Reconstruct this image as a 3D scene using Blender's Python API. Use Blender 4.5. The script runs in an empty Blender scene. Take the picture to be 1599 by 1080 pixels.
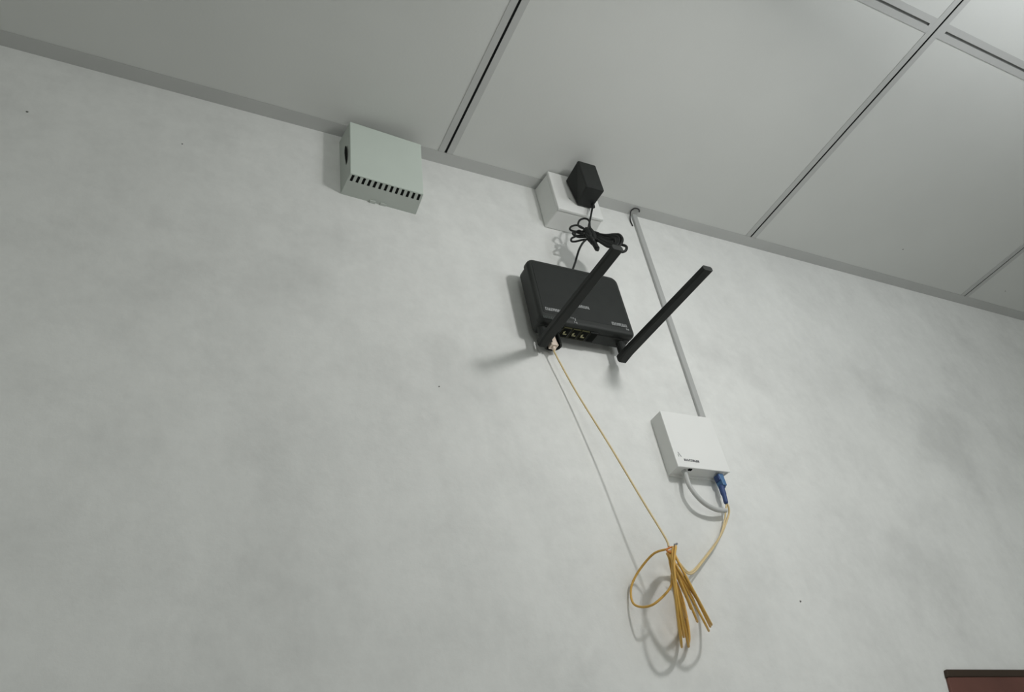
import bpy, bmesh, math, random
from mathutils import Vector, Matrix, noise
random.seed(7)
C = bpy.context.scene.collection
SC = bpy.context.scene
H = 2.6                                   # ceiling height; all z below are given relative to the ceiling

# ------------------------------------------------------------------ camera
cam_d = bpy.data.cameras.new('camera'); cam = bpy.data.objects.new('camera', cam_d); C.objects.link(cam)
cam_d.sensor_width = 36.0; cam_d.lens = 28.7239; cam_d.clip_start = .01
cam.matrix_world = Matrix(((0.887478, -0.151969, -0.435073, -0.399121), (-0.430760, -0.609088, -0.665926, -0.701669), (-0.163798, 0.778407, -0.606014, 1.618978), (0.000000, 0.000000, 0.000000, 1.000000)))
SC.camera = cam

# ------------------------------------------------------------------ light
SC.view_settings.view_transform = 'Standard'; SC.view_settings.look = 'None'
SC.view_settings.gamma = 1.0; SC.view_settings.exposure = 0.0; SC.view_settings.use_curve_mapping = False
w = bpy.data.worlds.new('world'); SC.world = w; w.use_nodes = True
w.node_tree.nodes['Background'].inputs[0].default_value = (.9, 1, .95, 1)
w.node_tree.nodes['Background'].inputs[1].default_value = .0

def lamp(name, kind, loc, energy, col, aim=None, **kw):
    d = bpy.data.lights.new(name, kind); d.energy = energy; d.color = col
    for k, v in kw.items(): setattr(d, k, v)
    o = bpy.data.objects.new(name, d); C.objects.link(o); o.location = (loc[0], loc[1], H + loc[2])
    if aim: o.rotation_euler = Vector(aim).to_track_quat('-Z', 'Y').to_euler()
    return o
lamp('wall_lamp', 'AREA', (.28, -.61, -.27), 1.70, (1, .99, .975), aim=(-.20, 1, -.70), shape='DISK', size=.06)
lamp('side_lamp', 'POINT', (.75, -.95, -.25), 4.1, (.965, .98, 1), shadow_soft_size=.15)
lamp('ceiling_fill', 'AREA', (.62, -.85, -.30), 1.6, (.94, .965, 1), aim=(0.05, .1, 1), shape='DISK', size=.2)  # added upward fill for the brighter ceiling corner, no known fixture
lamp('room_fill', 'POINT', (-.35, -2.3, -.95), 16, (.975, 1, .98), shadow_soft_size=.3)  # added ambient fill deep in the room, not a known lamp
lamp('low_fill', 'POINT', (.3, -1.1, -1.9), 6.2, (.98, .995, 1), shadow_soft_size=.3)  # added fill that lifts the lower wall, no lamp known there

# ------------------------------------------------------------------ materials
def mat(name, col, rough=.6, spec=.3, var=0.0, scale=20, bump=0.0, bscale=200, metal=0.0):
    m = bpy.data.materials.new(name); m.use_nodes = True; nt = m.node_tree; b = nt.nodes['Principled BSDF']
    b.inputs['Roughness'].default_value = rough; b.inputs['Specular IOR Level'].default_value = spec; b.inputs['Metallic'].default_value = metal
    b.inputs['Base Color'].default_value = (*col, 1)
    tc = nt.nodes.new('ShaderNodeTexCoord')
    if var:
        n = nt.nodes.new('ShaderNodeTexNoise'); n.inputs['Scale'].default_value = scale; n.inputs['Detail'].default_value = 4
        nt.links.new(tc.outputs['Object'], n.inputs['Vector'])
        r = nt.nodes.new('ShaderNodeMapRange'); r.inputs[1].default_value = .3; r.inputs[2].default_value = .7
        r.inputs[3].default_value = 1 - var; r.inputs[4].default_value = 1 + var * .6
        nt.links.new(n.outputs['Fac'], r.inputs[0])
        v = nt.nodes.new('ShaderNodeHueSaturation'); v.inputs['Color'].default_value = (*col, 1)
        nt.links.new(r.outputs[0], v.inputs['Value']); nt.links.new(v.outputs[0], b.inputs['Base Color'])
    if bump:
        n2 = nt.nodes.new('ShaderNodeTexNoise'); n2.inputs['Scale'].default_value = bscale; n2.inputs['Detail'].default_value = 3
        nt.links.new(tc.outputs['Object'], n2.inputs['Vector'])
        bp = nt.nodes.new('ShaderNodeBump'); bp.inputs['Strength'].default_value = bump; bp.inputs['Distance'].default_value = .002
        nt.links.new(n2.outputs['Fac'], bp.inputs['Height']); nt.links.new(bp.outputs[0], b.inputs['Normal'])
    return m

def wall_material():
    m = bpy.data.materials.new('whitewashed_plaster'); m.use_nodes = True; nt = m.node_tree; b = nt.nodes['Principled BSDF']
    b.inputs['Roughness'].default_value = .85; b.inputs['Specular IOR Level'].default_value = .15
    tc = nt.nodes.new('ShaderNodeTexCoord')
    def nz(scale, detail, rough=.55, off=(0, 0, 0), stretch=(1, 1, 1)):
        mp = nt.nodes.new('ShaderNodeMapping'); mp.inputs['Location'].default_value = off; mp.inputs['Scale'].default_value = stretch
        nt.links.new(tc.outputs['Object'], mp.inputs[0])
        n = nt.nodes.new('ShaderNodeTexNoise'); n.inputs['Scale'].default_value = scale; n.inputs['Detail'].default_value = detail
        n.inputs['Roughness'].default_value = rough; nt.links.new(mp.outputs[0], n.inputs['Vector']); return n.outputs['Fac']
    def ramp(x, lo, hi, a, c):
        r = nt.nodes.new('ShaderNodeMapRange'); r.clamp = True
        for i, v in ((1, lo), (2, hi), (3, a), (4, c)): r.inputs[i].default_value = v
        nt.links.new(x, r.inputs[0]); return r.outputs[0]
    def mul(a, c):
        q = nt.nodes.new('ShaderNodeMath'); q.operation = 'MULTIPLY'; nt.links.new(a, q.inputs[0]); nt.links.new(c, q.inputs[1]); return q.outputs[0]
    big = ramp(nz(3.2, 4, .5, (3.1, 0, 1.7)), .36, .64, .92, 1.0)        # broad uneven limewash
    mid = ramp(nz(11, 6, .7, (0, 0, 5.)), .32, .56, .92, 1.0)              # dirty smudges
    fin = ramp(nz(70, 3, .6), .3, .7, .975, 1.015)
    brush = ramp(nz(26, 3, .6, (0, 0, 0), (1.8, 1, .6)), .3, .6, .98, 1.0)   # brush drag
    stain = ramp(nz(4.6, 5, .62, (7.3, 0, 2.2)), .53, .68, 1.0, .90)        # grey hand and damp stains
    v = mul(mul(mul(big, mid), mul(fin, brush)), stain)
    hs = nt.nodes.new('ShaderNodeHueSaturation'); hs.inputs['Color'].default_value = (.80, .812, .79, 1)
    nt.links.new(v, hs.inputs['Value']); nt.links.new(hs.outputs[0], b.inputs['Base Color'])
    bp = nt.nodes.new('ShaderNodeBump'); bp.inputs['Strength'].default_value = .18; bp.inputs['Distance'].default_value = .003
    nt.links.new(nz(45, 6, .65), bp.inputs['Height']); nt.links.new(bp.outputs[0], b.inputs['Normal'])
    return m

M = dict(
    wall=wall_material(),
    plain=mat('plain_wall_paint', (.72, .73, .70), .8, .2, .04, 3),
    floor=mat('grey_cement_floor', (.38, .37, .35), .7, .3, .12, 6, .1, 60),
    slab=mat('dark_ceiling_void', (.10, .10, .10), .9, .1, .1, 5),
    tile=mat('vinyl_ceiling_tile', (.68, .695, .67), .7, .25, .03, 5, .05, 300),
    tee=mat('grey_painted_steel', (.53, .54, .525), .55, .35, .03, 12),
    groove=mat('black_groove', (.018, .02, .019), .7, .2, .1, 50),
    groove_lit=mat('lit_groove_grey', (.32, .33, .32), .7, .2, .1, 50),  # grey stands in for the lit inside of the cross-tee grooves
    green=mat('pale_green_grey_plastic', (.62, .69, .63), .5, .35, .03, 14),
    grey_pl=mat('grey_box_plastic', (.53, .57, .53), .55, .3, .03, 14),
    white=mat('white_plastic', (.80, .81, .79), .45, .4, .02, 20),
    offwhite=mat('off_white_plastic', (.78, .79, .77), .5, .35, .02, 20),
    black=mat('matt_black_plastic', (.022, .0245, .023), .55, .25, .1, 60, .04, 500),
    black_side=mat('black_router_shell', (.025, .028, .026), .5, .3, .1, 40, .04, 500),
    rubber=mat('black_cable_rubber', (.016, .0175, .017), .5, .3, .1, 80),
    hole=mat('dark_opening', (.012, .013, .012), .9, .05, .1, 60),
    print_=mat('pale_grey_print', (.36, .37, .37), .6, .2, .1, 200),
    print_dim=mat('faint_grey_print', (.075, .085, .08), .6, .2, .1, 200),
    ink=mat('dark_ink', (.17, .175, .18), .6, .2, .1, 200),
    yellow_port=mat('yellow_port_plastic', (.050, .050, .016), .5, .3, .05, 60),
    port_metal=mat('port_contacts', (.40, .38, .20), .45, .4, .05, 60),
    cream=mat('cream_plug_plastic', (.80, .68, .57), .45, .4, .04, 60),
    fibre=mat('yellow_fibre_jacket', (.70, .42, .10), .45, .35, .08, 60),
    fibre_pale=mat('pale_yellow_fibre_jacket', (.72, .575, .32), .5, .3, .06, 60),
    tie=mat('orange_brown_tie', (.62, .22, .05), .45, .35, .05, 60),
    nib=mat('grey_tie_tail', (.22, .23, .25), .45, .4, .05, 60),
    blue=mat('blue_connector_plastic', (.07, .175, .35), .4, .4, .06, 60),
    navy=mat('dark_blue_boot', (.045, .080, .21), .5, .3, .06, 60),
    grey_tube=mat('light_grey_tube', (.52, .53, .52), .5, .35, .04, 40),
    trunk=mat('grey_trunking', (.43, .44, .43), .6, .3, .03, 14),
    ring=mat('dark_grommet', (.05, .05, .05), .6, .2, .1, 60),
    brown=mat('red_brown_wood', (.145, .064, .050), .6, .3, .22, 9),
    dark_brown=mat('dark_brown_edge', (.045, .030, .020), .6, .3, .2, 12),
    speck=mat('dark_speck', (.16, .16, .15), .8, .1, .1, 60),
)

# ------------------------------------------------------------------ helpers (z is relative to the ceiling)
def V(p): return Vector((p[0], p[1], H + p[2]))
def obj(name, bm, m, parent=None, smooth=False, kind=None):
    bmesh.ops.recalc_face_normals(bm, faces=bm.faces)
    me = bpy.data.meshes.new(name); bm.to_mesh(me); bm.free(); me.materials.append(M[m])
    if smooth:
        for p in me.polygons: p.use_smooth = True
    o = bpy.data.objects.new(name, me); C.objects.link(o)
    if parent:
        o.parent = parent; o.matrix_parent_inverse = Matrix.Translation(parent.location).inverted() if parent.type == 'EMPTY' else Matrix.Identity(4)
    if kind: o['kind'] = kind
    return o
def thing(name, label, cat, base):
    o = bpy.data.objects.new(name, None); o.empty_display_size = .02; C.objects.link(o)
    o.location = V(base); o['label'] = label; o['category'] = cat
    return o
def box(bm, x0, x1, y0, y1, z0, z1, bev=0, seg=2):
    t = bmesh.new(); bmesh.ops.create_cube(t, size=1)
    for v in t.verts:
        v.co = Vector(((x0 + x1) / 2 + v.co.x * (x1 - x0), (y0 + y1) / 2 + v.co.y * (y1 - y0), H + (z0 + z1) / 2 + v.co.z * (z1 - z0)))
    if bev: bmesh.ops.bevel(t, geom=t.edges[:], offset=bev, segments=seg, profile=.5, affect='EDGES')
    join(bm, t)
def join(bm, t):
    me = bpy.data.meshes.new('tmp'); t.to_mesh(me); t.free(); bm.from_mesh(me); bpy.data.meshes.remove(me)
def one(*a, **k):
    bm = bmesh.new(); box(bm, *a, **k); return bm
def hexa(bm, pts, bev=0, seg=2):
    """pts: 4 back corners then the 4 matching front corners, same winding"""
    t = bmesh.new(); v = [t.verts.new(V(p)) for p in pts]
    for f in ((0, 1, 2, 3), (4, 5, 6, 7), (0, 1, 5, 4), (1, 2, 6, 5), (2, 3, 7, 6), (3, 0, 4, 7)): t.faces.new([v[i] for i in f])
    bmesh.ops.recalc_face_normals(t, faces=t.faces)
    if bev: bmesh.ops.bevel(t, geom=t.edges[:], offset=bev, segments=seg, profile=.5, affect='EDGES')
    join(bm, t)
def spline(pts, n=8, closed=False):
    P = [V(p) for p in pts]; out = []; N = len(P)
    for i in range(N if closed else N - 1):
        g = lambda k: P[k % N] if closed else P[min(max(k, 0), N - 1)]
        a, b, c, d = g(i - 1), g(i), g(i + 1), g(i + 2)
        for k in range(n):
            t = k / n
            out.append(.5 * ((2 * b) + (c - a) * t + (2 * a - 5 * b + 4 * c - d) * t * t + (3 * b - a - 3 * c + d) * t ** 3))
    if not closed: out.append(P[-1])
    return out
def tube(bm, pts, r, sides=8, n=8, closed=False, squash=1.0):
    q = spline(pts, n, closed) if n > 1 else [V(p) for p in pts]
    N = len(q); rings = []; up = None
    for i in range(N):
        a = q[(i - 1) % N] if (closed or i > 0) else q[i]; b = q[(i + 1) % N] if (closed or i < N - 1) else q[i]
        t = (b - a).normalized()
        if up is None: up = t.orthogonal().normalized()
        up = (up - t * up.dot(t)).normalized(); s = t.cross(up)
        rr = r[i * (len(r) - 1) // max(N - 1, 1)] if isinstance(r, (list, tuple)) else r
        rings.append([bm.verts.new(q[i] + (up * math.cos(2 * math.pi * k / sides) + s * math.sin(2 * math.pi * k / sides) * squash) * rr) for k in range(sides)])
    for i in range(N if closed else N - 1):
        A, B = rings[i], rings[(i + 1) % N]
        off = 0
        if closed and i == N - 1:
            off = min(range(sides), key=lambda o: (A[0].co - B[o].co).length)
        for k in range(sides): bm.faces.new((A[k], A[(k + 1) % sides], B[(k + 1 + off) % sides], B[(k + off) % sides]))
    if not closed: bm.faces.new(rings[0]); bm.faces.new(rings[-1][::-1])
def tub(*a, **k):
    bm = bmesh.new(); tube(bm, *a, **k); return bm
def prism(bm, outline, y0, y1, bev=0, seg=3):
    """outline in (x, z); extruded from y0 to y1 (front, towards the room); bev rounds the front rim"""
    t = bmesh.new(); a = [t.verts.new(V((x, y0, z))) for x, z in outline]; b = [t.verts.new(V((x, y1, z))) for x, z in outline]
    N = len(a); t.faces.new(a); f = t.faces.new(b[::-1])
    for i in range(N): t.faces.new((a[i], a[(i + 1) % N], b[(i + 1) % N], b[i]))
    bmesh.ops.recalc_face_normals(t, faces=t.faces)
    if bev:
        e = [e for e in t.edges if e.verts[0] in b and e.verts[1] in b]
        bmesh.ops.bevel(t, geom=e, offset=bev, segments=seg, profile=.5, affect='EDGES')
    join(bm, t)
def round_rect(x0, x1, z0, z1, rad, n=6):
    """rad: bottom-left, bottom-right, top-right, top-left"""
    out = []
    for (cx, cz, a0, r) in ((x0, z0, 180, rad[0]), (x1, z0, 270, rad[1]), (x1, z1, 0, rad[2]), (x0, z1, 90, rad[3])):
        sx = 1 if cx == x0 else -1; sz = 1 if cz == z0 else -1
        for k in range(n + 1):
            a = math.radians(a0 + 90 * k / n); out.append((cx + sx * r + r * math.cos(a), cz + sz * r + r * math.sin(a)))
    return out
def struct(name, bm, m, parent=None): return obj(name, bm, m, parent, kind='structure')

# ------------------------------------------------------------------ room shell
X0, X1, Y1 = -2.0, 2.4, -3.2
wall = struct('wall_back', one(X0 - .1, X1 + .1, 0, .1, -H, .12), 'wall')
struct('wall_left', one(X0 - .1, X0, Y1, 0, -H, .12), 'plain')
struct('wall_right', one(X1, X1 + .1, Y1, 0, -H, .12), 'plain')
struct('wall_front', one(X0 - .1, X1 + .1, Y1 - .1, Y1, -H, .12), 'plain')
struct('floor', one(X0 - .1, X1 + .1, Y1 - .1, .1, -H - .1, -H), 'floor')
ceil = struct('ceiling', one(X0 - .1, X1 + .1, Y1 - .1, .1, .12, .2), 'slab')

# suspended ceiling: steel tees with a black groove, vinyl-faced lay-in tiles, angle along the wall
D1 = .457                                              # depth of the cut tile row along the wall
xs = [-1.8, -1.2, -.6, 0, .6, 1.2, 1.8]; ys = [-D1 - .6 * k for k in range(5)]
gw = {0: .0036, .6: .0034, 1.2: .0030}
F = .0118
for x in xs:
    g = gw.get(x, .003) / 2; bm = bmesh.new()
    box(bm, x - F, x - g, Y1, -.0215, 0, .0006); box(bm, x + g, x + F, Y1, -.0215, 0, .0006)
    box(bm, x - .006, x - .0045, Y1, -.0215, .0012, .04); box(bm, x + .0045, x + .006, Y1, -.0215, .0012, .04)
    t = struct('main_tee', bm, 'tee', ceil)
    obj('groove', one(x - .0044, x + .0044, Y1, -.0216, .0025, .004), 'groove', t)
ex = [X0] + xs + [X1]
for y in ys:
    for a, b in zip(ex[:-1], ex[1:]):
        a2 = a + (F if a != X0 else 0); b2 = b - (F if b != X1 else 0); bm = bmesh.new(); g = .0019
        box(bm, a2, b2, y - F, y - g, 0.0001, .0006); box(bm, a2, b2, y + g, y + F, 0.0001, .0006)
        box(bm, a2, a2 + .006, y - g, y + g, 0.0001, .0006); box(bm, b2 - .006, b2, y - g, y + g, 0.0001, .0006)
        t = struct('cross_tee', bm, 'tee', ceil)
        obj('groove', one(a2, b2, y - .004, y + .004, .0026, .004), 'groove_lit', t)
bm = bmesh.new(); box(bm, X0, X1, -.0212, 0, 0, .0006); box(bm, X0, X1, -.0012, 0, .0012, .03)
struct('wall_angle', bm, 'tee', ceil)
ey = [0] + ys + [Y1]
rnd = random.Random(3)
for a, b in zip(ex[:-1], ex[1:]):
    for c, d in zip(ey[:-1], ey[1:]):
        if abs(c - d) < .05: continue
        zt = .0007 + rnd.uniform(0, .0004)
        o = obj('ceiling_tile', one(a + .008, b - .008, d + .008, c - (.008 if c else .004), zt, zt + .009), 'tile', ceil)
# stray dark specks: nail holes in the plaster, dots on the tiles
def speck(name, p, r, parent, up):
    bm = bmesh.new(); n = 7
    for s in (0, 1):
        pass
    rim = []; 
    for k in range(n):
        a = 2 * math.pi * k / n; rr = r * rnd.uniform(.7, 1.2)
        rim.append(bm.verts.new(V((p[0] + rr * math.cos(a), p[1] + (rr * math.sin(a) if up else .001), p[2] + (.001 if up else rr * math.sin(a))))))
    top = bm.verts.new(V((p[0], p[1] + (0 if up else -.0012), p[2] - (.0012 if up else 0))))
    for k in range(n): bm.faces.new((rim[k], rim[(k + 1) % n], top))
    bm.faces.new(rim[::-1]); return obj(name, bm, 'speck', parent)
for p, r in (((-.526, 0, -.111), .0026), ((-.359, 0, -.101), .002), ((-.052, 0, -.425), .0018), ((.394, 0, -.677), .003)):
    speck('nail_hole', p, r, wall, False)
for p, r in (((.935, -.087, .0012), .003), ((1.287, -.061, .0012), .003)): speck('stain_dot', p, r, ceil, True)

# ------------------------------------------------------------------ pale vented box, upper left
t = thing('vented_junction_box', 'pale green-grey plastic box with a row of black vent slots, tight under the ceiling', 'box', (-.105, 0, -.07))
yf, T = -.0340, .002
BL, BR, TR, TL = (-0.1557, -0.0340, -0.1220), (-0.0541, -0.0340, -0.1282), (-0.0464, -0.0340, -0.0179), (-0.1515, -0.0340, -0.0099)      # front corners
bl, br, tr, tl = (-.1585, 0, -.1238), (-.0520, 0, -.1300), (-.0490, 0, -.0165), (-.1560, 0, -.0130)           # corners on the wall
def mix(p, q, f): return tuple(a + (b - a) * f for a, b in zip(p, q))
def off(p, dx, dz): return (p[0] + dx, p[1], p[2] + dz)
bm = bmesh.new()
hexa(bm, [bl, tl, off(tl, T, -T), off(bl, T, T), BL, TL, off(TL, T, -T), off(BL, T, T)])                          # left side
hexa(bm, [br, tr, off(tr, -T, -T), off(br, -T, T), BR, TR, off(TR, -T, -T), off(BR, -T, T)])                      # right side
hexa(bm, [tl, tr, off(tr, -T, -T), off(tl, T, -T), TL, TR, off(TR, -T, -T), off(TL, T, -T)])                      # top
fr = .70                                               # the slots start this far out from the wall
mL, mR = mix(bl, BL, fr), mix(br, BR, fr)
hexa(bm, [bl, br, off(br, 0, T), off(bl, 0, T), mL, mR, off(mR, 0, T), off(mL, 0, T)])                            # bottom, solid part
n = 13
def edge(f, depth): return mix(mix(bl, BL, depth), mix(br, BR, depth), f)
for k in range(n + 1):
    f0 = max(0, (k - .26 + .12) / (n + .24)); f1 = min(1, (k + .26 - .12 + .24) / (n + .24))
    if k == 0: f0 = 0
    if k == n: f1 = 1
    p, q, u, v = edge(f0, fr), edge(f1, fr), edge(f0, 1), edge(f1, 1)
    hexa(bm, [p, q, off(q, 0, T), off(p, 0, T), u, v, off(v, 0, T), off(u, 0, T)])
obj('shell', bm, 'grey_pl', t)
bm = bmesh.new(); D = lambda p: (p[0], p[1] - .0022, p[2])
hexa(bm, [BL, BR, TR, TL, D(BL), D(BR), D(TR), D(TL)], bev=.0007, seg=2)
obj('front_cover', bm, 'green', t)
for k in range(n):
    f0 = (k + .38) / (n + .24); f1 = (k + .86) / (n + .24)
    bm = bmesh.new(); p, q, u, v = (off(edge(f, d), 0, .0007) for f, d in ((f0, fr), (f1, fr), (f0, .995), (f1, .995)))
    hexa(bm, [p, q, off(q, 0, .001), off(p, 0, .001), u, v, off(v, 0, .001), off(u, 0, .001)])
    obj('slot_shade_plate', bm, 'hole', t)  # black recessed plate, painted as the shade inside the slot
bm = bmesh.new(); kc = mix(mix(bl, tl, .49), mix(BL, TL, .49), .60)
vs = [bm.verts.new(V((kc[0] - .0004 + .0008 * math.cos(a) * -1, kc[1] - .0072 * math.cos(a), kc[2] + .0200 * math.sin(a)))) for a in [2 * math.pi * k / 12 for k in range(12)]]
v2 = [bm.verts.new(v.co + Vector((.0006, 0, 0))) for v in vs]
bm.faces.new(vs); bm.faces.new(v2[::-1])
for k in range(12): bm.faces.new((vs[k], v2[k], v2[(k + 1) % 12], vs[(k + 1) % 12]))
obj('cable_knockout', bm, 'hole', t)
for c in (-.115, -.100): obj('screw_lug', one(c - .004, c + .004, -.004, 0, -.1285, -.1262), 'grey_pl', t)

# ------------------------------------------------------------------ white socket box and the black adapter plugged into it
t = thing('socket_box', 'white square surface socket box under the ceiling, behind the black power adapter', 'socket', (.205, 0, -.047))
bm = bmesh.new(); hexa(bm, [(.1625, 0, -.0015), (.2490, 0, -.0015), (.2490, 0, -.0890), (.1625, 0, -.0890), (.1660, -.036, -.0030), (.2455, -.036, -.0030), (.2455, -.036, -.0872), (.1660, -.036, -.0872)], bev=.002)
obj('back_box', bm, 'offwhite', t)
obj('face_plate', one(.1650, .2465, -.0415, -.036, -.0880, -.0022, bev=.0016), 'white', t)
obj('plate_dimple', one(.1895, .1925, -.0418, -.0414, -.0605, -.0570, bev=.0001), 'grey_pl', t)

t = thing('power_adapter', 'black plug-in power adapter with a tied bundle of black cable above the router', 'adapter', (.21, -.0425, -.045))
bm = bmesh.new(); hexa(bm, [(.1925, -.0425, -.0175), (.2275, -.0425, -.0175), (.2275, -.0425, -.0715), (.2015, -.0425, -.0715), (.1935, -.0830, -.0140), (.2265, -.0830, -.0140), (.2265, -.0830, -.0745), (.1935, -.0830, -.0745)], bev=.0025, seg=3)
obj('adapter_body', bm, 'black', t)
obj('plug_pin', one(.2055, .2095, -.0440, -.0417, -.040, -.0365), 'hole', t); obj('plug_pin', one(.2175, .2215, -.0440, -.0417, -.040, -.0365), 'hole', t)
obj('strain_relief', tub([(.2235, -.052, -.070), (.2235, -.052, -.079)], [.0032, .0024], n=1), 'rubber', t, smooth=True)
R = .00155
obj('cable', tub([(.2235, -.052, -.074), (0.2171, -0.0520, -0.0900), (0.2063, -0.0530, -0.1158), (0.1978, -0.0540, -0.1373), (0.2014, -0.0560, -0.1491)], R), 'rubber', t, smooth=True)
# loops at the left of the bundle
bun = [
 [(0.2093, -0.0600, -0.1480), (0.1942, -0.0492, -0.1322), (0.1911, -0.0426, -0.1196), (0.1975, -0.0416, -0.1053), (0.2047, -0.0458, -0.1032), (0.2066, -0.0514, -0.1140), (0.2019, -0.0544, -0.1338), (0.2049, -0.0600, -0.1521)],
 [(0.2119, -0.0620, -0.1547), (0.1964, -0.0534, -0.1399), (0.1920, -0.0416, -0.1183), (0.1836, -0.0370, -0.1176), (0.1781, -0.0370, -0.1261), (0.1837, -0.0390, -0.1306), (0.1937, -0.0503, -0.1403), (0.2086, -0.0620, -0.1583)],
 [(0.2127, -0.0620, -0.1598), (0.1949, -0.0544, -0.1522), (0.1890, -0.0426, -0.1367), (0.1821, -0.0390, -0.1324), (0.1795, -0.0390, -0.1387), (0.1852, -0.0431, -0.1465), (0.1946, -0.0564, -0.1569), (0.2095, -0.0620, -0.1634)],
 [(0.2119, -0.0620, -0.1627), (0.1954, -0.0564, -0.1540), (0.1883, -0.0462, -0.1446), (0.1774, -0.0380, -0.1451), (0.1733, -0.0380, -0.1530), (0.1791, -0.0390, -0.1536), (0.1878, -0.0492, -0.1571), (0.2082, -0.0620, -0.1598)],
 [(0.2071, -0.0620, -0.1641), (0.1922, -0.0534, -0.1560), (0.1896, -0.0436, -0.1321), (0.1819, -0.0390, -0.1379), (0.1860, -0.0416, -0.1420), (0.1947, -0.0554, -0.1505), (0.2094, -0.0620, -0.1554)],
]
for q in bun: obj('cable_loop', tub(q, R), 'rubber', t, smooth=True)
# main tied bundle: strands running right and outwards, turning back on themselves
def strand(o, e, ret): return [(0.1940, -0.0560, -0.1433)] + [e]
rr = random.Random(11)
right = [
 [(0.1896, -0.0560, -0.1433), (0.2008, -0.0600, -0.1506), (0.2126, -0.0680, -0.1591), (0.2218, -0.0800, -0.1671), (0.2254, -0.0840, -0.1766), (0.2224, -0.0820, -0.1872), (0.2108, -0.0760, -0.1874), (0.2033, -0.0660, -0.1692), (0.1939, -0.0580, -0.1561)],
 [(0.1900, -0.0570, -0.1482), (0.2019, -0.0610, -0.1527), (0.2130, -0.0700, -0.1650), (0.2208, -0.0810, -0.1723), (0.2211, -0.0830, -0.1821), (0.2138, -0.0810, -0.1927), (0.2053, -0.0710, -0.1827), (0.1982, -0.0620, -0.1641), (0.1894, -0.0560, -0.1528)],
 [(0.1855, -0.0550, -0.1529), (0.1974, -0.0590, -0.1574), (0.2085, -0.0680, -0.1696), (0.2164, -0.0760, -0.1792), (0.2192, -0.0800, -0.1875), (0.2112, -0.0780, -0.1931), (0.2032, -0.0690, -0.1788), (0.1953, -0.0600, -0.1630)],
 [(0.1907, -0.0560, -0.1389), (0.1972, -0.0600, -0.1477), (0.2064, -0.0660, -0.1577), (0.2165, -0.0760, -0.1673), (0.2237, -0.0830, -0.1695), (0.2245, -0.0860, -0.1828), (0.2162, -0.0830, -0.1952), (0.2076, -0.0740, -0.1837), (0.2001, -0.0630, -0.1632)],
 [(0.1918, -0.0560, -0.1520), (0.2013, -0.0600, -0.1572), (0.2092, -0.0690, -0.1731), (0.2137, -0.0750, -0.1829), (0.2065, -0.0730, -0.1895), (0.2008, -0.0670, -0.1762), (0.1961, -0.0600, -0.1601)],
 [(0.1946, -0.0580, -0.1451), (0.2026, -0.0620, -0.1561), (0.2123, -0.0720, -0.1712), (0.2175, -0.0790, -0.1766), (0.2146, -0.0790, -0.1866), (0.2089, -0.0710, -0.1778), (0.2029, -0.0630, -0.1610)],
 [(0.1930, -0.0500, -0.1348), (0.1973, -0.0560, -0.1477), (0.2074, -0.0620, -0.1547), (0.2149, -0.0710, -0.1641), (0.2193, -0.0780, -0.1724), (0.2174, -0.0790, -0.1845), (0.2101, -0.0750, -0.1878), (0.2039, -0.0670, -0.1727), (0.1974, -0.0590, -0.1574)],
 [(0.1936, -0.0500, -0.1414), (0.1976, -0.0570, -0.1526), (0.2073, -0.0630, -0.1611), (0.2139, -0.0720, -0.1733), (0.2141, -0.0750, -0.1854), (0.2073, -0.0710, -0.1835), (0.2010, -0.0650, -0.1715), (0.1948, -0.0580, -0.1611)],
 [(0.1913, -0.0480, -0.1374), (0.1986, -0.0550, -0.1449), (0.2055, -0.0610, -0.1556), (0.2122, -0.0700, -0.1679), (0.2172, -0.0760, -0.1763), (0.2130, -0.0750, -0.1818), (0.2064, -0.0690, -0.1752), (0.2009, -0.0600, -0.1586)],
 [(0.1893, -0.0500, -0.1494), (0.1982, -0.0560, -0.1528), (0.2096, -0.0640, -0.1587), (0.2164, -0.0760, -0.1713), (0.2199, -0.0810, -0.1792), (0.2140, -0.0800, -0.1903), (0.2056, -0.0740, -0.1908), (0.2011, -0.0670, -0.1748)],
 [(0.2090, -0.0750, -0.1843), (0.2144, -0.0800, -0.1928), (0.2208, -0.0840, -0.1923), (0.2261, -0.0870, -0.1976), (0.2234, -0.0860, -0.2050), (0.2172, -0.0830, -0.2064), (0.2141, -0.0810, -0.1990)],
]
for q in right: obj('cable_loop', tub(q, R * 1.3), 'rubber', t, smooth=True)
for q in (([(0.1927, -0.0570, -0.1420), (0.1935, -0.0580, -0.1535), (0.1929, -0.0580, -0.1644)]), ([(0.1953, -0.0590, -0.1446), (0.1985, -0.0600, -0.1554), (0.1974, -0.0600, -0.1677)])):
    obj('tie_band', tub(q, .0052, squash=.8), 'rubber', t, smooth=True)
bm = bmesh.new(); tube(bm, [(0.1882, -0.0560, -0.1531), (0.1912, -0.0580, -0.1622), (0.1957, -0.0580, -0.1701), (0.1990, -0.0580, -0.1822)], [.0040, .0080, .0065, .0022], squash=.6); obj('tie_tail', bm, 'rubber', t, smooth=True)
obj('tie_tail', tub([(0.1989, -0.0600, -0.1619), (0.1980, -0.0590, -0.1718), (0.1970, -0.0580, -0.1815), (0.2006, -0.0580, -0.1844)], .0019), 'rubber', t, smooth=True)
obj('cable', tub([(0.1895, -0.0560, -0.1607), (0.1817, -0.0530, -0.1680), (0.1773, -0.0460, -0.1755), (0.1763, -0.0370, -0.1827), (0.1763, -0.0290, -0.1880), (.1655, -.0225, -.213)], R), 'rubber', t, smooth=True)

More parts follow.
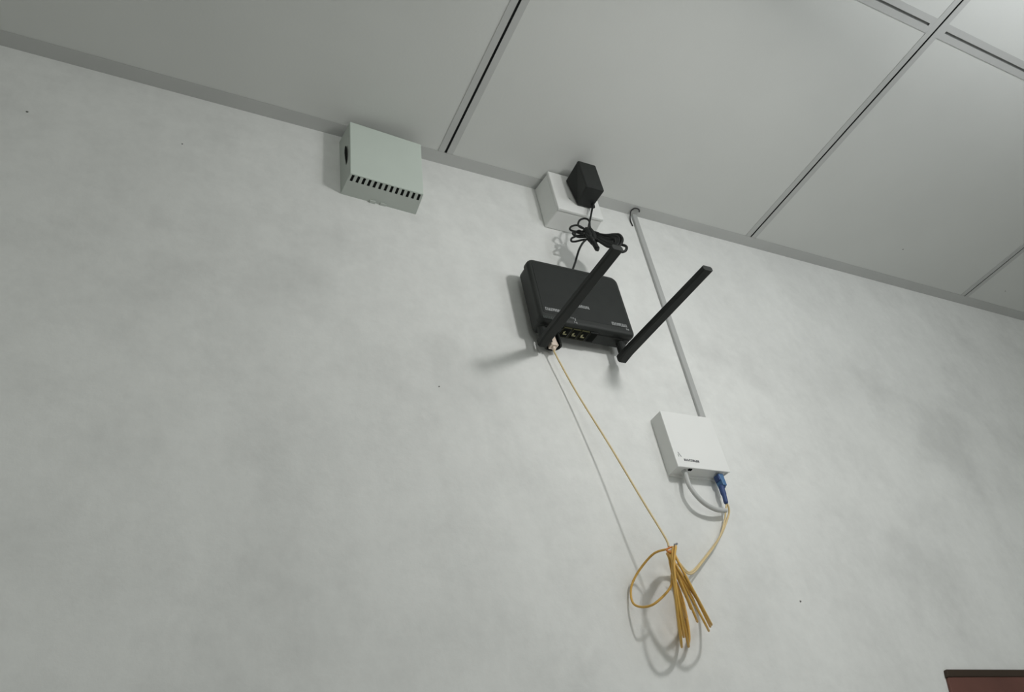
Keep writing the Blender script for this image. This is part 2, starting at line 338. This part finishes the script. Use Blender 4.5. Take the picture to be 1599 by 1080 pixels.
# ------------------------------------------------------------------ wifi router
t = thing('wifi_router', 'black wall-mounted wifi router with two long black stick antennas', 'router', (.16, 0, -.27))
rx0, rx1, rz0, rz1 = .0845, .2335, -.3245, -.2135
bm = bmesh.new(); prism(bm, round_rect(rx0 + .0022, rx1 - .002, rz0 - .001, rz1 - .001, (.006, .006, .012, .012)), -.014, -.031)
prism(bm, round_rect(rx0, rx1, rz0, rz1, (.008, .007, .0125, .012)), -.0300, -.0415, bev=.0055, seg=5)
obj('shell', bm, 'black_side', t)
bm = bmesh.new(); prism(bm, round_rect(rx0 + .006, rx1 - .006, rz0 + .012, rz1 - .006, (.003, .003, .012, .006)), -.0405, -.0420, bev=.0007, seg=2)
obj('front_panel', bm, 'black', t)
obj('wall_bracket', one(.120, .200, -.0145, 0, -.300, -.235), 'hole', t)
def glyphs(bm, x, z, n, w, h, y, seed, tilt=0.0):
    """a run of small raised letter-like strokes"""
    g = random.Random(seed)
    for k in range(n):
        cx = x + w * k; cz = z + tilt * k
        s = g.choice('ABCD')
        st = h * .22
        box(bm, cx, cx + st, y - .0004, y, cz, cz + h)
        if s in 'AB': box(bm, cx + st, cx + w * .72, y - .0004, y, cz + h - st, cz + h)
        if s in 'AC': box(bm, cx + st, cx + w * .72, y - .0004, y, cz + h * .4, cz + h * .4 + st)
        if s in 'BCD': box(bm, cx + st, cx + w * .72, y - .0004, y, cz, cz + st)
        if s in 'AD': box(bm, cx + w * .72 - st, cx + w * .72, y - .0004, y, cz, cz + h)
bm = bmesh.new(); glyphs(bm, .0945, -.3082, 9, .00275, .0052, -.0419, 1); obj('printed_text', bm, 'print_', t)
bm = bmesh.new(); glyphs(bm, .0885, -.3225, 6, .0030, .0046, -.0414, 2); obj('printed_text', bm, 'print_dim', t)
bm = bmesh.new(); glyphs(bm, .1455, -.2915, 8, .0027, .0050, -.0419, 3); obj('printed_text', bm, 'print_', t)
bm = bmesh.new(); glyphs(bm, .1975, -.3115, 9, .0028, .0052, -.0419, 4); glyphs(bm, .2195, -.3160, 2, .0026, .0030, -.0414, 6); obj('printed_text', bm, 'print_', t)
bm = bmesh.new()
for (a, b, c) in ((.1315, -.3120, .0040), (.1345, -.3125, .0040), (.1375, -.3150, .0042), (.1355, -.3195, .0030), (.1385, -.3205, .0032)): box(bm, a, a + .0011, -.0419, -.0414, b - c / 2, b + c / 2)
obj('printed_symbol', bm, 'print_', t)
for k, x in enumerate((.1290, .1430, .1565, .1700)):
    bm = bmesh.new(); box(bm, x - .0058, x + .0058, -.0345, -.0160, rz0 - .0018, rz0 + .001); p = obj('network_port', bm, 'yellow_port' if k < 3 else 'black', t)
    obj('port_opening', one(x - .0050, x + .0050, -.0335, -.0170, rz0 - .0022, rz0 - .0016), 'hole', p)
    if k < 3:
        bm = bmesh.new()
        hexa(bm, [(x - .004, -.0270, rz0 - .0027), (x - .0015, -.0290, rz0 - .0027), (x - .001, -.0240, rz0 - .0027), (x - .003, -.0225, rz0 - .0027), (x - .004, -.0270, rz0 - .0021), (x - .0015, -.0290, rz0 - .0021), (x - .001, -.0240, rz0 - .0021), (x - .003, -.0225, rz0 - .0021)])
        box(bm, x - .003, x + .0025, -.0240, -.0222, rz0 - .0027, rz0 - .0021); obj('port_contacts', bm, 'port_metal', p)
obj('power_jack', one(.1595, .1715, -.0290, -.0160, -.2185, -.2130, bev=.001), 'hole', t)
def antenna(bx, tipx, tipz, bz):
    yb = -.0235
    bm = bmesh.new(); tube(bm, [(bx, yb, rz0 + .004), (bx, yb, bz)], .0062, sides=14, n=1)
    a = obj('antenna_hinge', bm, 'black', t, smooth=False)
    bm = bmesh.new()
    y0, y1 = yb + .007, -.2010
    w0, w1, h0, h1 = .0074, .0072, .0050, .0038
    sec = []
    for (x, y, z, w_, h_) in ((bx, y0, bz, .0070, .0060), (bx, yb - .012, bz, w0, h0), (tipx, y1, tipz, w1, h1)):
        sec.append([bm.verts.new(V((x + sx * w_ * qx, y, z + sz * h_ * qz))) for sx, sz, qx, qz in ((-1, -1, .75, 1), (1, -1, .75, 1), (1, -1, 1, .6), (1, 1, 1, .6), (1, 1, .75, 1), (-1, 1, .75, 1), (-1, 1, 1, .6), (-1, -1, 1, .6))])
    for A, B in zip(sec[:-1], sec[1:]):
        for k in range(8): bm.faces.new((A[k], A[(k + 1) % 8], B[(k + 1) % 8], B[k]))
    bm.faces.new(sec[0]); bm.faces.new(sec[-1][::-1])
    s = obj('antenna', bm, 'black', t)
antenna(.0945, .0965, -.3485, -.3445)
antenna(.2175, .2290, -.3455, -.3475)
# dark hood around the optical port
bm = bmesh.new(); q = [(.1125 + .0120 * math.cos(math.radians(a)), -.0150 + .0105 * math.sin(math.radians(a))) for a in range(-60, 241, 20)]
for z_ in (0,):
    a = [[bm.verts.new(V((.1125 + (x - .1125) * s, -.0150 + (y + .0150) * s, z))) for x, y in q] for s, z in ((1.0, rz0 + .001), (1.0, -.3440), (.84, -.3440), (.84, rz0 + .001))]
for r_ in range(4):
    A, B = a[r_], a[(r_ + 1) % 4]
    for k in range(len(q) - 1): bm.faces.new((A[k], A[k + 1], B[k + 1], B[k]))
bm.faces.new([a[i][0] for i in range(4)]); bm.faces.new([a[i][-1] for i in range(4)][::-1])
obj('port_hood', bm, 'black', t)

# ------------------------------------------------------------------ fibre patch cord: router -> tied coil -> terminal box
t = thing('fibre_patch_cord', 'yellow fibre cord with a tied hanging coil, running from black router to white terminal box', 'cable', (.19, -.03, -.66))
FR = .0013
bm = bmesh.new(); hexa(bm, [(.1095, -.0105, -.3264), (.1160, -.0105, -.3264), (.1182, -.0095, -.3455), (.1072, -.0095, -.3455), (.1095, -.0180, -.3264), (.1160, -.0180, -.3264), (.1182, -.0200, -.3455), (.1072, -.0200, -.3455)], bev=.0008)
obj('router_plug', bm, 'cream', t)
bm = bmesh.new(); tube(bm, [(.1127, -.0145, -.3450), (.1131, -.0140, -.3500)], [.0030, .0020], n=1); obj('plug_boot', bm, 'cream', t, smooth=True)
obj('cord', tub([(.1128, -.0142, -.3500), (.1140, -.0138, -.3580), (0.1289, -0.0165, -0.4163), (0.1489, -0.0280, -0.5015), (0.1628, -0.0400, -0.5773), (0.1722, -0.0485, -0.6277), (0.1726, -0.0495, -0.6396)], FR * .9, n=6), 'fibre_pale', t, smooth=True)
loops = [[(0.2066, -0.0028, -0.6545), (0.2004, -0.014, -0.644), (0.1918, -0.0292, -0.6381), (0.1819, -0.0442, -0.6408), (0.174, -0.053, -0.6457), (0.1684, -0.0557, -0.652), (0.1654, -0.0539, -0.6643), (0.1669, -0.0466, -0.6828), (0.1703, -0.0368, -0.701), (0.1749, -0.0276, -0.7122), (0.1833, -0.0148, -0.7187), (0.1929, -0.0025, -0.7197), (0.1969, -0.0025, -0.7125), (0.2005, -0.0025, -0.6962), (0.2047, -0.0025, -0.6758)], [(0.2073, -0.0062, -0.6502), (0.2014, -0.0174, -0.6411), (0.1932, -0.0325, -0.6375), (0.1834, -0.0473, -0.6403), (0.1756, -0.056, -0.6454), (0.17, -0.0588, -0.6512), (0.1665, -0.057, -0.6612), (0.1677, -0.0494, -0.6789), (0.171, -0.0388, -0.698), (0.1755, -0.0287, -0.7106), (0.184, -0.0149, -0.7186), (0.1937, -0.0025, -0.7202), (0.1977, -0.0025, -0.7122), (0.2012, -0.0025, -0.6941), (0.2054, -0.0025, -0.672)], [(0.2064, -0.0077, -0.6511), (0.2004, -0.0193, -0.6413), (0.1922, -0.0349, -0.6377), (0.1821, -0.0498, -0.6391), (0.1744, -0.0583, -0.6446), (0.1691, -0.0606, -0.6518), (0.1614, -0.062, -0.6677), (0.1584, -0.0612, -0.6821), (0.1578, -0.0577, -0.6957), (0.1592, -0.0498, -0.7141), (0.1642, -0.0387, -0.728), (0.1715, -0.0265, -0.736), (0.1798, -0.0154, -0.7364), (0.1865, -0.0088, -0.7297), (0.1939, -0.0032, -0.7167), (0.1999, -0.0025, -0.6941), (0.2047, -0.0036, -0.671)], [(0.2042, -0.0076, -0.6522), (0.1978, -0.0191, -0.6424), (0.1899, -0.0336, -0.6381), (0.1808, -0.0473, -0.6405), (0.1739, -0.0548, -0.6458), (0.1687, -0.0569, -0.6516), (0.1611, -0.0592, -0.6687), (0.1576, -0.0596, -0.6831), (0.1563, -0.0575, -0.6963), (0.1574, -0.0509, -0.7141), (0.1625, -0.0403, -0.7274), (0.1704, -0.0278, -0.7351), (0.1796, -0.0157, -0.7355), (0.1869, -0.008, -0.7291), (0.1944, -0.0025, -0.7165), (0.1997, -0.0025, -0.6944), (0.2034, -0.003, -0.6717)], [(0.2062, -0.0053, -0.6529), (0.1991, -0.0153, -0.6436), (0.1898, -0.0285, -0.6385), (0.1797, -0.0418, -0.6409), (0.1724, -0.0499, -0.6457), (0.1679, -0.0532, -0.6524), (0.1656, -0.0533, -0.6643), (0.1674, -0.0492, -0.6807), (0.1701, -0.0437, -0.6981), (0.1741, -0.037, -0.7134), (0.181, -0.0269, -0.7278), (0.1905, -0.0147, -0.7319), (0.1993, -0.0045, -0.7289), (0.2052, -0.0025, -0.7208), (0.2092, -0.0025, -0.7013), (0.2114, -0.0025, -0.6775)], [(0.206, -0.0038, -0.6531), (0.1996, -0.0125, -0.6449), (0.1902, -0.0251, -0.6397), (0.1796, -0.0388, -0.6417), (0.1717, -0.0479, -0.6465), (0.1667, -0.0522, -0.6533), (0.1643, -0.053, -0.6646), (0.1664, -0.0488, -0.6805), (0.1699, -0.0427, -0.6982), (0.1746, -0.0353, -0.7146), (0.1818, -0.0249, -0.7299), (0.1911, -0.0132, -0.7344), (0.1991, -0.0039, -0.7308), (0.2042, -0.0025, -0.7214), (0.2078, -0.0025, -0.7009), (0.2104, -0.0025, -0.6769)], [(0.2072, -0.0124, -0.6483), (0.2, -0.02, -0.6411), (0.1904, -0.0309, -0.638), (0.18, -0.0431, -0.641), (0.1727, -0.0514, -0.6459), (0.1684, -0.056, -0.6523), (0.1665, -0.0582, -0.6621), (0.1687, -0.0566, -0.6756), (0.1726, -0.0531, -0.6887), (0.1772, -0.0485, -0.6962), (0.1857, -0.0394, -0.7003), (0.1956, -0.0286, -0.7004), (0.1998, -0.0235, -0.6951), (0.2032, -0.019, -0.6825), (0.2066, -0.0142, -0.6659)], [(0.2061, -0.0056, -0.6526), (0.1986, -0.0145, -0.6433), (0.1886, -0.0269, -0.6383), (0.1779, -0.0401, -0.6407), (0.1705, -0.0484, -0.6458), (0.1663, -0.0522, -0.6531), (0.1648, -0.0532, -0.6651), (0.1671, -0.0503, -0.6802), (0.1709, -0.0457, -0.694), (0.1751, -0.0407, -0.7017), (0.1832, -0.0313, -0.7057), (0.1929, -0.02, -0.706), (0.1974, -0.015, -0.7009), (0.2012, -0.0107, -0.6883), (0.2052, -0.0063, -0.6712)], [(0.208, -0.0183, -0.6447), (0.2012, -0.0236, -0.6398), (0.1917, -0.032, -0.6378), (0.1812, -0.0427, -0.6408), (0.1739, -0.0512, -0.6455), (0.1697, -0.0571, -0.6515), (0.168, -0.0615, -0.6599), (0.1702, -0.0623, -0.671), (0.174, -0.0621, -0.6841), (0.1792, -0.0597, -0.6944), (0.1882, -0.054, -0.7059), (0.1935, -0.0506, -0.7128), (0.2019, -0.0438, -0.7182), (0.213, -0.0332, -0.719), (0.2208, -0.0242, -0.714), (0.2273, -0.0137, -0.6983), (0.2279, -0.0088, -0.6821), (0.2216, -0.0095, -0.6615)], [(0.2099, -0.0165, -0.6444), (0.2025, -0.0227, -0.639), (0.1922, -0.0324, -0.6371), (0.1811, -0.0441, -0.6406), (0.1735, -0.0529, -0.6457), (0.1695, -0.0584, -0.6516), (0.1682, -0.0618, -0.6601), (0.1712, -0.0614, -0.6716), (0.1754, -0.0602, -0.6848), (0.1806, -0.0573, -0.6951), (0.189, -0.0515, -0.7066), (0.1935, -0.0486, -0.7135), (0.2011, -0.0422, -0.7191), (0.2118, -0.0317, -0.7203), (0.22, -0.0226, -0.7158), (0.2274, -0.0117, -0.7002), (0.229, -0.0063, -0.6837), (0.2235, -0.007, -0.6623)], [(0.2067, -0.0148, -0.6471), (0.2002, -0.0189, -0.6419), (0.1905, -0.0268, -0.6393), (0.1792, -0.0379, -0.642), (0.1711, -0.0473, -0.647), (0.1666, -0.0542, -0.6535), (0.1652, -0.0591, -0.6623), (0.1683, -0.0601, -0.6733), (0.1737, -0.059, -0.6844), (0.1793, -0.056, -0.6911), (0.1882, -0.0488, -0.6943), (0.1975, -0.0398, -0.6936), (0.2006, -0.035, -0.6883), (0.2029, -0.0289, -0.6768), (0.2058, -0.0209, -0.6621)], [(0.2051, -0.013, -0.6481), (0.1987, -0.019, -0.642), (0.1897, -0.0283, -0.6386), (0.1793, -0.0397, -0.6408), (0.1717, -0.0485, -0.6455), (0.167, -0.0542, -0.6518), (0.1647, -0.0579, -0.6613), (0.1668, -0.0574, -0.6745), (0.1707, -0.0554, -0.6893), (0.176, -0.0516, -0.7022), (0.1839, -0.0448, -0.7138), (0.1937, -0.0347, -0.7162), (0.2018, -0.0256, -0.7123), (0.2064, -0.0196, -0.7044), (0.2091, -0.0144, -0.6876), (0.2104, -0.0102, -0.6678)], [(0.2088, -0.0069, -0.6509), (0.2011, -0.0137, -0.6438), (0.1901, -0.0245, -0.6397), (0.1784, -0.0372, -0.6419), (0.1707, -0.0461, -0.6468), (0.167, -0.0512, -0.6537), (0.1663, -0.0538, -0.6641), (0.1696, -0.0527, -0.6776), (0.174, -0.0503, -0.6903), (0.1784, -0.047, -0.6976), (0.1863, -0.0394, -0.7011), (0.1955, -0.0296, -0.7006), (0.1996, -0.0244, -0.695), (0.2034, -0.0182, -0.6828), (0.2077, -0.011, -0.6672)], [(0.2079, -0.013, -0.6477), (0.2009, -0.0186, -0.6422), (0.1906, -0.0281, -0.6393), (0.1791, -0.04, -0.6417), (0.1711, -0.0491, -0.6463), (0.167, -0.0548, -0.6524), (0.1659, -0.0583, -0.6614), (0.1692, -0.0581, -0.6738), (0.1741, -0.0563, -0.6865), (0.1791, -0.0531, -0.6938), (0.1872, -0.0457, -0.6969), (0.1963, -0.0363, -0.6956), (0.1998, -0.0313, -0.6896), (0.203, -0.0252, -0.6775), (0.2068, -0.0178, -0.6626)], [(0.2064, -0.0126, -0.6476), (0.1986, -0.0188, -0.6418), (0.1884, -0.0279, -0.6391), (0.1777, -0.039, -0.6417), (0.1707, -0.0473, -0.6466), (0.1672, -0.0527, -0.6532), (0.1662, -0.0564, -0.6627), (0.169, -0.0569, -0.6747), (0.1727, -0.0567, -0.6876), (0.1775, -0.0546, -0.6979), (0.1859, -0.0494, -0.7095), (0.1908, -0.0466, -0.7169), (0.1991, -0.0399, -0.7227), (0.2104, -0.0289, -0.7239), (0.219, -0.0192, -0.719), (0.2262, -0.0078, -0.703), (0.2272, -0.0025, -0.6862), (0.2207, -0.0031, -0.665)], [(0.2053, -0.0079, -0.6512), (0.1983, -0.0193, -0.6412), (0.1897, -0.034, -0.6374), (0.1798, -0.0478, -0.6391), (0.1728, -0.0554, -0.645), (0.168, -0.0575, -0.6515), (0.1612, -0.06, -0.6684), (0.1584, -0.0604, -0.6826), (0.1575, -0.0589, -0.6949), (0.1586, -0.0538, -0.711), (0.1635, -0.0452, -0.7223), (0.1709, -0.0344, -0.7286), (0.1796, -0.0233, -0.7287), (0.1869, -0.0153, -0.7233), (0.1947, -0.0078, -0.7122), (0.2006, -0.0048, -0.6921), (0.2046, -0.0045, -0.6706)]]
for q in loops: obj('coil_loop', tub(q, FR * 1.0, closed=True, n=5), 'fibre', t, smooth=True)
obj('coil_loop', tub([(0.1701, -0.049, -0.6425), (0.1621, -0.035, -0.6414), (0.1522, -0.018, -0.6513), (0.1438, -0.008, -0.6642), (0.1393, -0.006, -0.6768), (0.137, -0.01, -0.6884), (0.1388, -0.02, -0.6957), (0.1434, -0.032, -0.6982), (0.1532, -0.04, -0.6925), (0.1637, -0.045, -0.683), (0.1677, -0.047, -0.6706)], FR, n=6), 'fibre', t, smooth=True)
obj('cord', tub([(0.2075, -0.0200, -0.6447), (0.2202, -0.0140, -0.6515), (0.2362, -0.0080, -0.6452), (0.2590, -0.0060, -0.6291), (0.2942, -0.0060, -0.6001), (0.3176, -0.0080, -0.5720), (0.3206, -0.0110, -0.5617), (0.3177, -0.0130, -0.5549)], FR, n=6), 'fibre_pale', t, smooth=True)
obj('cord', tub([(0.1985, -0.0260, -0.6478), (0.2194, -0.0180, -0.6557), (0.2508, -0.0110, -0.6358), (0.2878, -0.0090, -0.6053), (0.3078, -0.0080, -0.5805), (0.3136, -0.0100, -0.5680), (0.3172, -0.0120, -0.5580)], FR * .8, n=6), 'fibre_pale', t, smooth=True)
# the tie at the top of the coil
obj('cable_tie', tub([(0.1682, -0.0500, -0.6438), (0.1663, -0.0560, -0.6497), (0.1783, -0.0500, -0.6448), (0.1838, -0.0460, -0.6396), (0.1807, -0.0440, -0.6373)], .0011, closed=True), 'tie', t, smooth=True)
obj('tie_tail', tub([(0.1785, -0.0500, -0.6418), (0.1810, -0.0520, -0.6381), (0.1833, -0.0530, -0.6370)], [.0011, .0007], n=4), 'nib', t, smooth=True)
obj('tie_tail', tub([(0.1808, -0.0500, -0.6402), (0.1786, -0.0530, -0.6380)], [.0012, .0008], n=1), 'nib', t, smooth=True)
# blue connector under the terminal box
bm = bmesh.new(); hexa(bm, [(.3165, -.0075, -.5160), (.3240, -.0075, -.5160), (.3245, -.0075, -.5330), (.3185, -.0075, -.5330), (.3165, -.0185, -.5160), (.3240, -.0185, -.5160), (.3245, -.0185, -.5330), (.3185, -.0185, -.5330)], bev=.0008)
p = obj('blue_connector', bm, 'blue', t)
obj('connector_latch', one(.3150, .3172, -.0180, -.0100, -.5255, -.5170), 'navy', p)
obj('connector_boot', tub([(.3225, -.0130, -.5310), (0.3187, -0.0130, -0.5348), (0.3183, -0.0130, -0.5458), (0.3169, -0.0130, -0.5568)], [.0040, .0036, .0029, .0022], n=4), 'navy', t, smooth=True)

# ------------------------------------------------------------------ white optical terminal box
t = thing('fibre_terminal_box', 'small white square terminal box with dark print, at the foot of the grey trunking', 'box', (.292, 0, -.475))
tx0, tx1, tz0, tz1 = .2495, .3330, -.5150, -.4320
bm = bmesh.new(); T = .0018
box(bm, tx0, tx1, -.0020, 0, tz0 - .002, tz1); box(bm, tx0, tx0 + T, -.021, -.002, tz0, tz1); box(bm, tx1 - T, tx1, -.021, -.002, tz0, tz1)
box(bm, tx0 + T, tx1 - T, -.021, -.002, tz1 - T, tz1); box(bm, tx0 + T, tx1 - T, -.021, -.002, tz0 + .001, tz0 + .001 + T)
obj('base', bm, 'offwhite', t)
obj('cover', one(tx0 - .0004, tx1 + .0004, -.0232, -.0209, tz0 - .0008, tz1 + .0004, bev=.0008), 'white', t)
bm = bmesh.new(); glyphs(bm, .2620, -.5062, 9, .0027, .0030, -.0232, 9, tilt=-.00005); obj('printed_text', bm, 'ink', t)
bm = bmesh.new(); hexa(bm, [(.2555, -.0231, -.4945), (.2562, -.0231, -.4940), (.2595, -.0231, -.5005), (.2588, -.0231, -.5012), (.2555, -.0236, -.4945), (.2562, -.0236, -.4940), (.2595, -.0236, -.5005), (.2588, -.0236, -.5012)])
box(bm, .2548, .2556, -.0236, -.0231, -.5010, -.4975); obj('printed_symbol', bm, 'print_', t)
obj('cable_entry', one(.2700, .2745, -.0190, -.0150, tz0 - .0004, tz0 + .0012), 'hole', t)

# grey drop tube out of the terminal box
t = thing('grey_cable_tube', 'light grey cable tube looping from the white terminal box down to the blue connector', 'cable', (.285, -.012, -.54))
obj('tube', tub([(.2655, -.0125, -.5130), (.2655, -.0140, -.5200), (0.2624, -0.0170, -0.5374), (0.2679, -0.0180, -0.5527), (0.2797, -0.0160, -0.5621), (0.2965, -0.0130, -0.5663), (0.3147, -0.0100, -0.5652)], .0031, sides=10), 'grey_tube', t, smooth=True)

# ------------------------------------------------------------------ grey trunking from the ceiling
t = thing('cable_trunking', 'thin grey vertical cable trunking from the ceiling down to the white terminal box', 'trunking', (.347, 0, -.43))
bm = bmesh.new(); hexa(bm, [(.3490, 0, .0), (.3605, 0, .0), (.3470, 0, -.4330), (.3355, 0, -.4330), (.3502, -.0042, .0), (.3593, -.0042, .0), (.3458, -.0042, -.4330), (.3367, -.0042, -.4330)], bev=.001)
obj('trunk', bm, 'trunk', t)
obj('grommet', tub([(.3440, -.001, -.030), (.3425, -.002, -.016), (.3430, -.009, -.0035), (.3455, -.016, -.0025), (.3520, -.0175, -.0025), (.3570, -.0150, -.0025), (.3585, -.0120, -.0025)], [.0011], n=5), 'ring', t, smooth=True)

# ------------------------------------------------------------------ brown wooden board, bottom right
t = thing('wooden_board', 'red-brown wooden board with a dark top edge, low on the wall at right', 'board', (.80, 0, -1.1))
def slab4(a, b, c, d, y0, y1): 
    bm = bmesh.new(); hexa(bm, [(a[0], y0, a[1]), (b[0], y0, b[1]), (c[0], y0, c[1]), (d[0], y0, d[1]), (a[0], y1, a[1]), (b[0], y1, b[1]), (c[0], y1, c[1]), (d[0], y1, d[1])], bev=.0012); return bm
obj('panel', slab4((.5920, -.7730), (1.10, -.7840), (1.10, -1.35), (.3900, -1.35), 0, -.0045), 'brown', t)
obj('top_edge', slab4((.5945, -.7640), (1.10, -.7750), (1.10, -.7845), (.5905, -.7735), 0, -.0055), 'dark_brown', t)
